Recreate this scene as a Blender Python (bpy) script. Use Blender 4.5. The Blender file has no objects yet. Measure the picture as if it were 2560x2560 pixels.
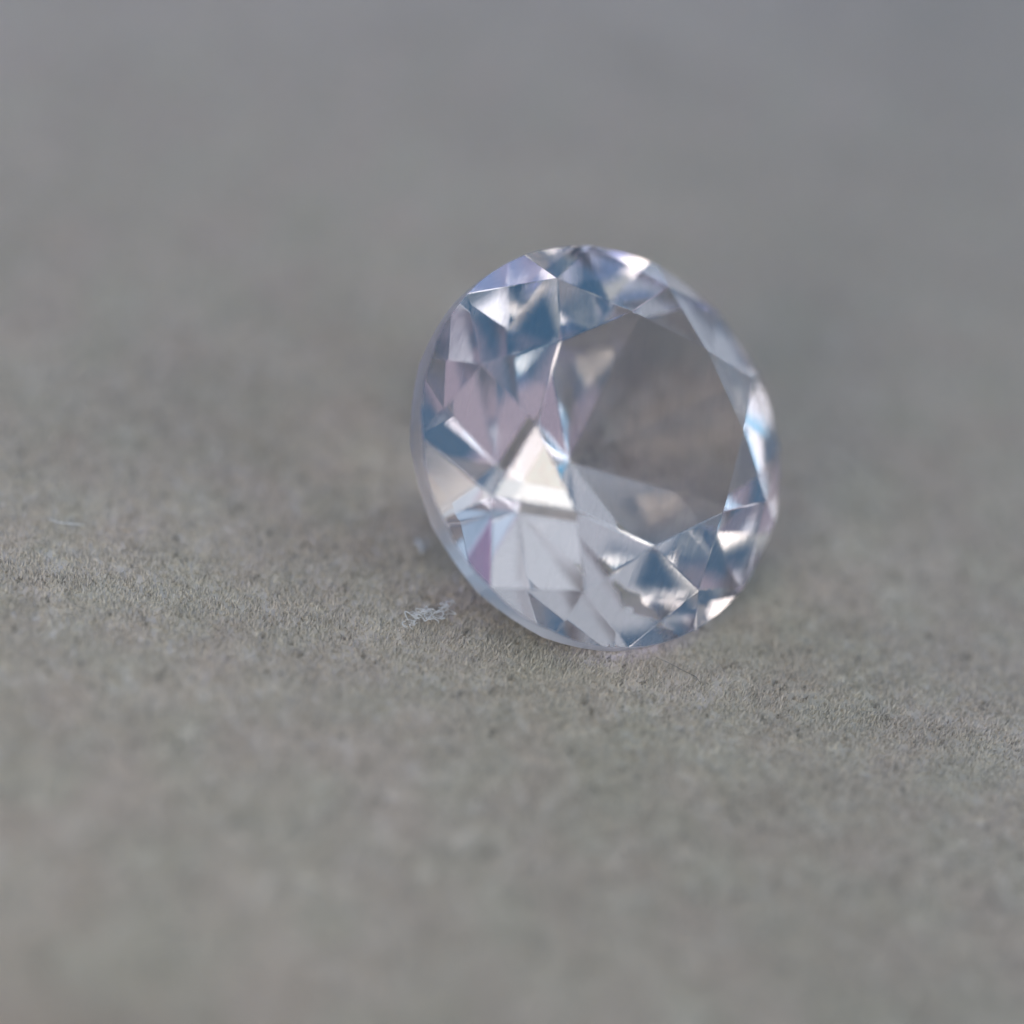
import bpy, bmesh, math, random
import numpy as np
from mathutils import Vector, Matrix

# One scene unit is one centimetre: the stone is a 6.5 mm round brilliant.
sc = bpy.context.scene
C = sc.collection
random.seed(7)
rng = np.random.default_rng(7)

# ------------------------------------------------------------------ camera
cam_d = bpy.data.cameras.new('camera')
cam_d.sensor_width = 36.0
cam_d.lens = 18.0 / math.tan(math.radians(15.0))
cam_d.clip_start = 0.05
cam_d.clip_end = 500.0
cam_d.dof.use_dof = True
cam_d.dof.focus_distance = 3.0
cam_d.dof.aperture_fstop = 0.26
cam = bpy.data.objects.new('camera', cam_d)
C.objects.link(cam)
cam.matrix_world = Matrix(((0.984808, -0.173648, 0.0, -0.27375),
                           (0.10571, 0.599513, -0.793353, -2.31894),
                           (0.137764, 0.781301, 0.608761, 1.98714),
                           (0, 0, 0, 1)))
sc.camera = cam

# ------------------------------------------------------------------ world light and lamps, many added for tint and fill
world = bpy.data.worlds.new('World')
sc.world = world
world.use_nodes = True
bg = world.node_tree.nodes['Background']
bg.inputs['Color'].default_value = (0.125, 0.36, 0.66, 1)
bg.inputs['Strength'].default_value = 0.42


def lamp(name, direction, dist, size, radiance, color, size_y=None):
    d = Vector(direction).normalized()
    L = bpy.data.lights.new(name, 'AREA')
    L.shape = 'RECTANGLE'
    L.size = size
    L.size_y = size_y or size
    L.color = color
    L.energy = radiance * math.pi * L.size * L.size_y
    o = bpy.data.objects.new(name, L)
    C.objects.link(o)
    o.location = d * dist
    o.rotation_euler = d.to_track_quat('Z', 'Y').to_euler()
    return o


LAMPS = [
    ('skylight_lamp', (0.02, -0.20, 1.0), 4.6, 5.8, 0.53, (1.0, 0.97, 0.92), 3.7),
    ('window_lamp', (0.15, -0.727, 0.67), 60, 6.4, 13.0, (1.0, 0.95, 0.86), 7.5),
    ('amber_fringe_lamp', (0.078, -0.735, 0.67), 60, 1.9, 2.6, (1.0, 0.80, 0.56), 7.5),  # added amber strip, colours one edge of the glints like dispersion
    ('teal_fringe_lamp', (0.222, -0.710, 0.67), 60, 1.9, 2.2, (0.36, 0.78, 1.0), 7.5),  # added teal strip for the cool edge of the same glints
    ('low_front_fill', (0.155, -0.975, 0.155), 60, 11, 2.4, (0.96, 0.97, 1.0), 8),  # unseen, added to put a pale reflection on the lower-left facet
    ('right_window_lamp', (0.93, -0.38, 0.36), 60, 38, 2.6, (0.96, 0.96, 1.0), 36),
    ('left_front_fill', (-0.50, -0.74, 0.46), 4.6, 1.5, 6.6, (1.0, 0.93, 0.86), 1.5),  # near fill added to brighten the suede in front
    ('back_window_lamp', (-0.62, 0.66, 0.46), 60, 34, 0.4, (0.78, 0.85, 1.0), 26),
    ('low_back_fill', (0.50, 0.85, 0.16), 60, 44, 0.65, (0.72, 0.84, 1.0), 12),  # added low behind the stone to lighten its right-hand facets
    ('blue_fill_lamp', (-0.46, 0.70, 0.55), 5.6, 3.2, 3.5, (0.52, 0.56, 1.0), 2.6),  # unseen near source, added to turn the far left suede bluer
    ('pink_tint_lamp', (0.47, -0.78, 0.33), 60, 33, 0.42, (1.0, 0.66, 0.62), 21),  # unseen pink source added for the mauve facets on the left
    ('cream_tint_lamp', (-0.20, -0.76, 0.34), 60, 17, 0.62, (1.0, 0.94, 0.76), 26),  # unseen cream source added for the pale patches inside the stone
    ('apricot_tint_lamp', (-0.16, 0.70, 0.60), 60, 12, 0.8, (1.0, 0.66, 0.42), 8),  # added for an orange touch near the top of the stone
    ('plum_tint_lamp', (0.30, 0.68, 0.36), 60, 13, 0.42, (0.85, 0.08, 0.38), 12),  # added to give one facet its purple reflection
    ('cyan_tint_lamp', (0.64, -0.50, 0.52), 60, 14, 1.5, (0.20, 0.66, 1.0), 18),  # added for the cyan streak along the right facets
]
for a in LAMPS:
    lamp(*a)

sc.view_settings.view_transform = 'Standard'
sc.view_settings.look = 'None'
sc.view_settings.exposure = 0.0
sc.view_settings.gamma = 1.0
cy = sc.cycles
cy.max_bounces = 28
cy.transmission_bounces = 24
cy.glossy_bounces = 10
cy.diffuse_bounces = 3
cy.transparent_max_bounces = 8
cy.caustics_reflective = True
cy.caustics_refractive = True
cy.blur_glossy = 0.2
cy.sample_clamp_indirect = 6.0
cy.use_denoising = True
cy.use_adaptive_sampling = False

# ------------------------------------------------------------------ node helpers


def mat(name):
    m = bpy.data.materials.new(name)
    m.use_nodes = True
    m.node_tree.nodes.clear()
    return m, m.node_tree.nodes, m.node_tree.links


def node(nodes, kind, **inputs):
    n = nodes.new(kind)
    for k, v in inputs.items():
        n.inputs[k.replace('_', ' ')].default_value = v
    return n


# ------------------------------------------------------------------ gem materials
IOR = 1.645


def gem_material(name, rough, scratch, axis=0.0, haze=0.024):
    m, N, L = mat(name)
    out = N.new('ShaderNodeOutputMaterial')
    tc = N.new('ShaderNodeTexCoord')
    mp = N.new('ShaderNodeMapping')
    mp.inputs['Rotation'].default_value = (0.3, 0.5, axis)
    mp.inputs['Scale'].default_value = (170, 9, 9)
    nz = node(N, 'ShaderNodeTexNoise', Scale=1.0, Detail=2.0)
    bp = node(N, 'ShaderNodeBump', Strength=scratch, Distance=0.0004)
    L.new(tc.outputs['Object'], mp.inputs['Vector'])
    L.new(mp.outputs['Vector'], nz.inputs['Vector'])
    L.new(nz.outputs['Fac'], bp.inputs['Height'])
    g = node(N, 'ShaderNodeBsdfGlass', Color=(0.925, 0.907, 0.908, 1), Roughness=rough, IOR=IOR)
    L.new(bp.outputs['Normal'], g.inputs['Normal'])
    # fine polishing scratches and a small diffuse share give the stone a slight milky veil
    veil = N.new('ShaderNodeBsdfTranslucent')
    veil.inputs['Color'].default_value = (0.92, 0.87, 0.87, 1)
    dif = N.new('ShaderNodeBsdfDiffuse')
    dif.inputs['Color'].default_value = (0.80, 0.76, 0.76, 1)
    both = N.new('ShaderNodeMixShader')
    L.new(veil.outputs[0], both.inputs[1])
    L.new(dif.outputs[0], both.inputs[2])
    mr = N.new('ShaderNodeMapRange')
    mr.inputs['From Min'].default_value = 0.45
    mr.inputs['From Max'].default_value = 0.80
    mr.inputs['To Min'].default_value = haze * 0.6
    mr.inputs['To Max'].default_value = haze * 2.6
    L.new(nz.outputs['Fac'], mr.inputs['Value'])
    mix = N.new('ShaderNodeMixShader')
    L.new(mr.outputs['Result'], mix.inputs['Fac'])
    L.new(g.outputs[0], mix.inputs[1])
    L.new(both.outputs[0], mix.inputs[2])
    L.new(mix.outputs[0], out.inputs['Surface'])
    return m


M_FACET = [gem_material('polished_crystal', 0.03, 0.05, 0.4),
           gem_material('polished_crystal_worn', 0.05, 0.12, 1.9)]
M_GIRDLE = gem_material('ground_crystal_rim', 0.3, 0.6, 0.9, 0.06)

# ------------------------------------------------------------------ suede
def suede(name, gain):
    m, N, L = mat(name)
    out = N.new('ShaderNodeOutputMaterial')
    geo = N.new('ShaderNodeNewGeometry')
    pb = node(N, 'ShaderNodeBsdfPrincipled', Roughness=0.9)
    pb.inputs['Specular IOR Level'].default_value = 0.15
    pb.inputs['Sheen Weight'].default_value = 0.6
    pb.inputs['Sheen Tint'].default_value = (0.72, 0.82, 1.0, 1)  # cool light at grazing view, put into the sheen colour
    pb.inputs['Sheen Roughness'].default_value = 0.35
    big = node(N, 'ShaderNodeTexNoise', Scale=2.6, Detail=3.0, Roughness=0.55)
    sml = node(N, 'ShaderNodeTexNoise', Scale=38.0, Detail=2.0, Roughness=0.6)
    hue = node(N, 'ShaderNodeTexNoise', Scale=7.0, Detail=2.0, Roughness=0.5)
    for n in (big, sml, hue):
        L.new(geo.outputs['Position'], n.inputs['Vector'])
    r1 = N.new('ShaderNodeValToRGB')
    r1.color_ramp.elements[0].position = 0.3
    r1.color_ramp.elements[0].color = (0.655, 0.576, 0.472, 1)
    r1.color_ramp.elements[1].position = 0.7
    r1.color_ramp.elements[1].color = (0.735, 0.646, 0.531, 1)
    L.new(big.outputs['Fac'], r1.inputs['Fac'])
    r2 = N.new('ShaderNodeValToRGB')
    r2.color_ramp.elements[0].position = 0.35
    r2.color_ramp.elements[0].color = (0.98, 1.004, 0.99, 1)
    r2.color_ramp.elements[1].position = 0.65
    r2.color_ramp.elements[1].color = (1.012, 0.992, 1.0, 1)
    L.new(hue.outputs['Fac'], r2.inputs['Fac'])
    mx = N.new('ShaderNodeMixRGB')
    mx.blend_type = 'MULTIPLY'
    mx.inputs['Fac'].default_value = 1.0
    L.new(r1.outputs['Color'], mx.inputs['Color1'])
    L.new(r2.outputs['Color'], mx.inputs['Color2'])
    r3 = N.new('ShaderNodeValToRGB')
    r3.color_ramp.elements[0].position = 0.25
    r3.color_ramp.elements[0].color = (0.88, 0.88, 0.88, 1)
    r3.color_ramp.elements[1].position = 0.6
    r3.color_ramp.elements[1].color = (1.05, 1.05, 1.05, 1)
    L.new(sml.outputs['Fac'], r3.inputs['Fac'])
    mx2 = N.new('ShaderNodeMixRGB')
    mx2.blend_type = 'MULTIPLY'
    mx2.inputs['Fac'].default_value = 1.0
    L.new(mx.outputs['Color'], mx2.inputs['Color1'])
    L.new(r3.outputs['Color'], mx2.inputs['Color2'])
    mg = N.new('ShaderNodeMixRGB')
    mg.blend_type = 'MULTIPLY'
    mg.inputs['Fac'].default_value = 1.0
    mg.inputs['Color2'].default_value = (gain, gain, gain, 1)
    L.new(mx2.outputs['Color'], mg.inputs['Color1'])
    L.new(mg.outputs['Color'], pb.inputs['Base Color'])
    L.new(pb.outputs[0], out.inputs['Surface'])
    return m


m_suede = suede('grey_suede', 1.0)
NAP_MATS = [m_suede, suede('grey_suede_light', 1.14), suede('grey_suede_deep', 0.78), suede('grey_suede_pit_shade', 0.55)]


def relief(x, y):
    """Height of the suede sheet: broad soft waves and fine lumps."""
    return (0.010 * np.sin(1.7 * x + 0.6 * y + 0.4) * np.sin(1.3 * y - 0.5 * x)
            + 0.0012 * np.sin(19 * x + 3 * np.sin(7 * y)) * np.sin(17 * y + 2 * np.sin(9 * x))
            + 0.0010 * np.sin(47 * x + 2 * np.sin(21 * y) + 1.0) * np.sin(41 * y + 2.0 * np.sin(23 * x)))


SINK = 0.012
Z0 = float(relief(np.array([0.0]), np.array([0.0]))[0])


def sheet():
    # fine mesh near the stone, coarse further out
    ax = np.concatenate([np.linspace(-14, -2.5, 40)[:-1], np.linspace(-2.5, 2.5, 420), np.linspace(2.5, 14, 40)[1:]])
    ay = np.concatenate([np.linspace(-6, -1.4, 20)[:-1], np.linspace(-1.4, 1.6, 300), np.linspace(1.6, 26, 70)[1:]])
    X, Y = np.meshgrid(ax, ay)
    Z = relief(X, Y) - Z0 - 0.004 - SINK
    v = np.stack([X.ravel(), Y.ravel(), Z.ravel()], 1)
    ny, nx = X.shape
    i = np.arange(ny * nx).reshape(ny, nx)
    f = np.stack([i[:-1, :-1], i[:-1, 1:], i[1:, 1:], i[1:, :-1]], -1).reshape(-1, 4)
    return v, f


def np_mesh(name, v, f, material, smooth=False):
    me = bpy.data.meshes.new(name)
    k = f.shape[1]
    me.vertices.add(len(v))
    me.vertices.foreach_set('co', v.astype(np.float32).ravel())
    me.loops.add(f.size)
    me.loops.foreach_set('vertex_index', f.astype(np.int32).ravel())
    me.polygons.add(len(f))
    me.polygons.foreach_set('loop_start', np.arange(0, f.size, k, dtype=np.int32))
    if smooth:
        me.polygons.foreach_set('use_smooth', np.ones(len(f), dtype=bool))
    me.update(calc_edges=True)
    me.validate()
    me.materials.append(material)
    o = bpy.data.objects.new(name, me)
    C.objects.link(o)
    return o


v, f = sheet()
ground = np_mesh('ground', v, f, m_suede, True)
ground['kind'] = 'structure'

# ------------------------------------------------------------------ nap of short fibres on the suede


def nap(n, h, w):
    # denser and finer near the camera; what the camera can plausibly see, a little wider than the picture
    y = -0.98 + 4.6 * rng.random(n) ** 1.7
    half = 1.35 + 0.30 * (y + 0.98)
    x = -0.12 - 0.06 * y + half * rng.uniform(-1, 1, n)
    dens = half * 1.7 * ((y + 0.98) / 4.6) ** (0.7 / 1.7)
    g = np.clip(dens / dens[np.argsort(y)[int(n * .35)]], 0.55, 3.2) ** 0.5
    # the pile grows in tufts: thin it where a coarse noise is low
    t = np.sin(57 * x + 4 * np.sin(23 * y)) * np.sin(49 * y + 4 * np.sin(31 * x)) + 0.6 * np.sin(131 * x + 3 * np.sin(83 * y)) * np.sin(97 * y + 3 * np.sin(61 * x))
    keep = rng.random(n) < np.clip(1.05 + 0.55 * t, 0.25, 1)
    x, y, g = x[keep], y[keep], g[keep]
    n = len(x)
    z = relief(x, y) - Z0 - 0.005 - SINK
    hh = h * g * np.exp(rng.normal(0, 0.25, n))
    # the stone presses the pile flat where it lies
    hh *= 1 - 0.85 * np.exp(-(((x + 0.10) / 0.22) ** 2 + ((y - 0.19) / 0.185) ** 2) ** 2)
    ww = w * g * np.exp(rng.normal(0, 0.3, n))
    az = rng.uniform(0, 2 * np.pi, n)
    lean = np.abs(rng.normal(0.22, 0.25, n))
    d = np.stack([np.cos(az) * lean + 0.08, np.sin(az) * lean - 0.10, np.ones(n)], 1)
    d /= np.linalg.norm(d, axis=1)[:, None]
    b = np.stack([x, y, z], 1)
    rot = rng.uniform(0, 2 * np.pi, n)
    V = []
    for k in range(3):
        a = rot + k * 2 * np.pi / 3
        V.append(b + np.stack([np.cos(a), np.sin(a), 0 * a], 1) * (ww / 2)[:, None])
    V.append(b + d * hh[:, None])
    V = np.stack(V, 1).reshape(-1, 3)
    q = np.array([(0, 1, 3), (1, 2, 3), (2, 0, 3)])
    F = (np.arange(n)[:, None, None] * 4 + q[None]).reshape(-1, 3)
    # fibres differ a little in tone; small clusters are coloured dark as the shade in pits
    tone = rng.choice(3, n, p=(0.5, 0.28, 0.22))
    cx, cy_ = np.floor(x / 0.0075 + 0.35 * np.sin(y * 90)).astype(np.int64), np.floor(y / 0.012 + 0.35 * np.sin(x * 70)).astype(np.int64)
    hsh = ((cx * 73856093) ^ (cy_ * 19349663)) % 10007 / 10007.0
    size = 0.5 + 0.5 * np.sin(9 * x + 2 * np.sin(5 * y)) * np.sin(8 * y + 2 * np.sin(6 * x))
    tone[(hsh < 0.008 + 0.024 * size) & (rng.random(n) < 0.85)] = 3
    o = np_mesh('suede_nap', V, F, m_suede)
    for mt in NAP_MATS[1:]:
        o.data.materials.append(mt)
    o.data.polygons.foreach_set('material_index', np.repeat(tone, 3).astype(np.int32))
    o.data.update()
    o['kind'] = 'stuff'
    o['label'] = 'short grey suede nap standing up around the gemstone'
    return o


nap(980000, 0.0098, 0.0044)

# ------------------------------------------------------------------ the stone
R, TAB, CA, SF, GT, PA, LF = 0.325, 0.568, 0.6324, 0.614, 0.0543, math.radians(41.0), 0.50


def build_gem():
    bm = bmesh.new()
    lay = bm.faces.layers.int.new('facet')
    P = lambda r, a, z: bm.verts.new((r * math.cos(a), r * math.sin(a), z))
    q = math.pi / 4
    tr = TAB * R
    zg = GT / 2 * R
    zb = zg + 0.028
    zt = zg + (R - tr) * math.tan(CA)
    T = [P(tr, k * q, zt) for k in range(8)]
    rm = tr * math.cos(q / 2)
    rs = rm + SF * (R - rm)
    zs = zg + (R - rs * math.cos(q / 2)) * math.tan(CA)
    S = [P(rs, (k + .5) * q, zs) for k in range(8)]
    rl = LF * R
    zl = -zb - (R - rl * math.cos(q / 2)) * math.tan(PA)
    Lo = [P(rl, (k + .5) * q, zl) for k in range(8)]
    cul = P(0, 0, -zb - R * math.tan(PA))
    SEG = 4

    def plane_z(a, b, c, x, y):
        n = (b - a).cross(c - a)
        return a.z - (n.x * (x - a.x) + n.y * (y - a.y)) / n.z

    up, lo = [], []
    for i in range(16):
        a0, a1 = i * q / 2, (i + 1) * q / 2
        k = i // 2
        for side, apex, z, store in ((1, S[k], zg, up), (-1, Lo[k], -zb, lo)):
            g0 = Vector((R * math.cos(a0), R * math.sin(a0), z))
            g1 = Vector((R * math.cos(a1), R * math.sin(a1), z))
            for j in range(SEG):
                a = a0 + (a1 - a0) * j / SEG
                x, y = R * math.cos(a), R * math.sin(a)
                store.append(bm.verts.new((x, y, plane_z(apex.co, g0, g1, x, y) if j else z)))
    n = len(up)
    ident, names = [0], {}

    def face(vs, name):
        fc = bm.faces.new(vs)
        ident[0] += 1
        fc[lay] = ident[0]
        names[ident[0]] = name
        return fc

    face(T, 'table_facet')
    for k in range(8):
        g = 2 * k * SEG
        face([T[k], S[k], T[(k + 1) % 8]], 'star_facet')
        face([T[k], S[k - 1], up[g], S[k]], 'bezel_facet')
        face([cul, Lo[k], lo[g], Lo[k - 1]], 'pavilion_main_facet')
    for i in range(16):
        k = i // 2
        ids = [(i * SEG + j) % n for j in range(SEG + 1)]
        face([S[k]] + [up[j] for j in ids], 'upper_girdle_facet')
        face([Lo[k]] + [lo[j] for j in ids], 'lower_girdle_facet')
    gi = ident[0] + 1
    names[gi] = 'girdle'
    for j in range(n):
        fc = bm.faces.new([lo[j], lo[(j + 1) % n], up[(j + 1) % n], up[j]])
        fc[lay] = gi
    bmesh.ops.recalc_face_normals(bm, faces=bm.faces)
    # worn junctions: a hair-fine rounding of the facet edges
    hard = [e for e in bm.edges if e.link_faces[0][lay] != e.link_faces[1][lay]]
    known = {f: f[lay] for f in bm.faces}
    r = bmesh.ops.bevel(bm, geom=hard, offset=0.0011, segments=1, profile=0.5, affect='EDGES', clamp_overlap=True)
    bm.normal_update()
    return bm, lay, names, gi


root = bpy.data.objects.new('gemstone', None)
C.objects.link(root)
root['label'] = 'clear round brilliant-cut gemstone tilted on its side on grey suede'
root['category'] = 'gemstone'
bm, lay, names, gi = build_gem()
uu = Vector((0.87591, 0.452977, -0.166111)).normalized()
aa = Vector((0.412879, -0.525608, 0.743819)).normalized()
uu = (uu - aa * uu.dot(aa)).normalized()
vv = aa.cross(uu)
rot = Matrix((uu, vv, aa)).transposed()
gem_mw = Matrix.Translation((-0.1435, 0.18525, 0.2335)) @ rot.to_4x4() @ Matrix.Scale(1.012, 4)
by = {}
for fc in bm.faces:
    by.setdefault(fc[lay], []).append(fc)
for fid, fcs in sorted(by.items()):
    ids, vs, fs = {}, [], []
    for fc in fcs:
        loop = []
        for vtx in fc.verts:
            if vtx not in ids:
                ids[vtx] = len(vs)
                vs.append(gem_mw @ vtx.co)
            loop.append(ids[vtx])
        fs.append(loop)
    me = bpy.data.meshes.new(names.get(fid, 'x'))
    me.from_pydata(vs, [], fs)
    me.materials.append(M_GIRDLE if fid == gi else M_FACET[(fid * 7) % 2])
    o = bpy.data.objects.new(names.get(fid, 'x'), me)
    C.objects.link(o)
    o.parent = root
bm.free()

# ------------------------------------------------------------------ lint on the suede


def plain(name, col, rough=0.8, trans=0.0):
    m, N, L = mat(name)
    o = N.new('ShaderNodeOutputMaterial')
    p = node(N, 'ShaderNodeBsdfPrincipled', Base_Color=col, Roughness=rough)
    nz = node(N, 'ShaderNodeTexNoise', Scale=120.0, Detail=2.0)
    mp = node(N, 'ShaderNodeMapRange')
    mp.inputs['To Min'].default_value = max(0.2, rough - 0.2)
    mp.inputs['To Max'].default_value = min(1.0, rough + 0.15)
    L.new(nz.outputs['Fac'], mp.inputs['Value'])
    L.new(mp.outputs['Result'], p.inputs['Roughness'])
    if trans:
        t = node(N, 'ShaderNodeBsdfTranslucent', Color=col)
        mix = node(N, 'ShaderNodeMixShader', Fac=trans)
        L.new(p.outputs[0], mix.inputs[1])
        L.new(t.outputs[0], mix.inputs[2])
        L.new(mix.outputs[0], o.inputs['Surface'])
    else:
        L.new(p.outputs[0], o.inputs['Surface'])
    return m


M_WHITE = plain('white_cotton', (0.90, 0.88, 0.83, 1), 0.8, 0.15)
M_DARK = plain('dark_fibre', (0.24, 0.225, 0.20, 1), 0.7)


def strand(name, pts, r, material, parent=None):
    """A soft thread: a tapering five-sided tube along a smooth path."""
    P = np.array(pts, float)
    k = np.linspace(0, len(P) - 1, 6 * (len(P) - 1) + 1)
    out = []
    for t in k:
        i = min(int(t), len(P) - 2)
        u = t - i
        p0, p1, p2, p3 = P[max(i - 1, 0)], P[i], P[i + 1], P[min(i + 2, len(P) - 1)]
        out.append(0.5 * (2 * p1 + (p2 - p0) * u + (2 * p0 - 5 * p1 + 4 * p2 - p3) * u * u + (3 * p1 - p0 - 3 * p2 + p3) * u ** 3))
    out = np.array(out)
    tan = np.gradient(out, axis=0)
    tan /= np.linalg.norm(tan, axis=1)[:, None] + 1e-9
    a = np.cross(tan, (0.13, 0.21, 1.0))
    a /= np.linalg.norm(a, axis=1)[:, None] + 1e-9
    b = np.cross(tan, a)
    rad = r * (0.35 + 0.65 * np.sin(np.linspace(0.12, math.pi - 0.12, len(out)))) * (1 + 0.25 * np.sin(np.arange(len(out)) * 1.9))
    n, m = len(out), 5
    V = []
    for j in range(m):
        w = 2 * math.pi * j / m
        V.append(out + (a * math.cos(w) + b * math.sin(w)) * rad[:, None])
    V = np.stack(V, 1).reshape(-1, 3)
    F = [[i * m + j, i * m + (j + 1) % m, (i + 1) * m + (j + 1) % m, (i + 1) * m + j] for i in range(n - 1) for j in range(m)]
    F += [list(range(m))[::-1], [(n - 1) * m + j for j in range(m)]]
    me = bpy.data.meshes.new(name)
    me.from_pydata([tuple(v) for v in V], [], F)
    me.materials.append(material)
    for p in me.polygons:
        p.use_smooth = True
    o = bpy.data.objects.new(name, me)
    C.objects.link(o)
    if parent:
        o.parent = parent
    return o


def tag(o, label, cat, group=None):
    o['label'] = label
    o['category'] = cat
    if group:
        o['group'] = group


NAP = 0.004 - SINK
# a wisp of cotton lying left of the stone
tuft = bpy.data.objects.new('lint_wisp', None)
C.objects.link(tuft)
tag(tuft, 'wispy curl of white cotton lint left of the gemstone', 'lint')
base = [(-0.402, -0.052, NAP), (-0.392, -0.034, NAP + .006), (-0.378, -0.030, NAP + .009), (-0.368, -0.036, NAP + .007),
        (-0.358, -0.026, NAP + .008), (-0.347, -0.008, NAP + .010), (-0.334, -0.004, NAP + .004)]
for k in range(72):
    r_ = random.Random(40 + k)
    t = r_.uniform(0, 5.2)
    i = int(t)
    q0, q1 = Vector(base[i]), Vector(base[i + 1])
    c = q0.lerp(q1, t - i) + Vector((r_.gauss(0, .0035), r_.gauss(0, .0075), abs(r_.gauss(0, .003))))
    d = (q1 - q0).normalized()
    a0 = r_.gauss(0, .7)
    d = Vector((d.x * math.cos(a0) - d.y * math.sin(a0), d.x * math.sin(a0) + d.y * math.cos(a0), r_.gauss(0, .15)))
    side = Vector((-d.y, d.x, 0.3))
    ln, bend = r_.uniform(.008, .020), r_.gauss(0, .006)
    strand('lint_strand', [tuple(c + d * (ln * u) + side * (bend * (1 - 4 * u * u) + r_.gauss(0, .0008))) for u in (-.5, -.25, 0, .25, .5)],
           r_.uniform(.0005, .0011), M_WHITE, tuft)

fleck = bpy.data.objects.new('lint_fleck', None)
C.objects.link(fleck)
tag(fleck, 'tiny blurred white lint fleck above the cotton wisp', 'lint')
for k in range(4):
    r_ = random.Random(80 + k)
    strand('lint_strand', [(-0.420 + .004 * j + r_.gauss(0, .002), 0.158 - .011 * j + r_.gauss(0, .002), NAP + .004 + .002 * math.sin(j * 1.5)) for j in range(4)],
           .0014, M_WHITE, fleck)

hair = strand('dark_fibre', [(-0.012, -0.030, NAP + .004), (0.012, -0.038, NAP + .003), (0.034, -0.047, NAP + .001), (0.056, -0.060, NAP + .003), (0.066, -0.070, NAP - .003)], .00055, M_DARK)
tag(hair, 'thin dark fibre curving out from under the front rim of the gemstone', 'fibre')
pale = strand('pale_fibre', [(-1.010, 0.046, NAP + .004), (-0.992, 0.036, NAP + .008), (-0.968, 0.038, NAP + .008), (-0.950, 0.046, NAP + .003)], .0011, M_WHITE)
tag(pale, 'short pale fibre lying alone far left of the gemstone', 'fibre')
speck = strand('dust_speck', [(0.124, -0.506, NAP + .004), (0.129, -0.497, NAP + .007), (0.135, -0.489, NAP + .004)], .0026, M_DARK)
tag(speck, 'dark dust speck on the suede in front of the gemstone', 'speck')
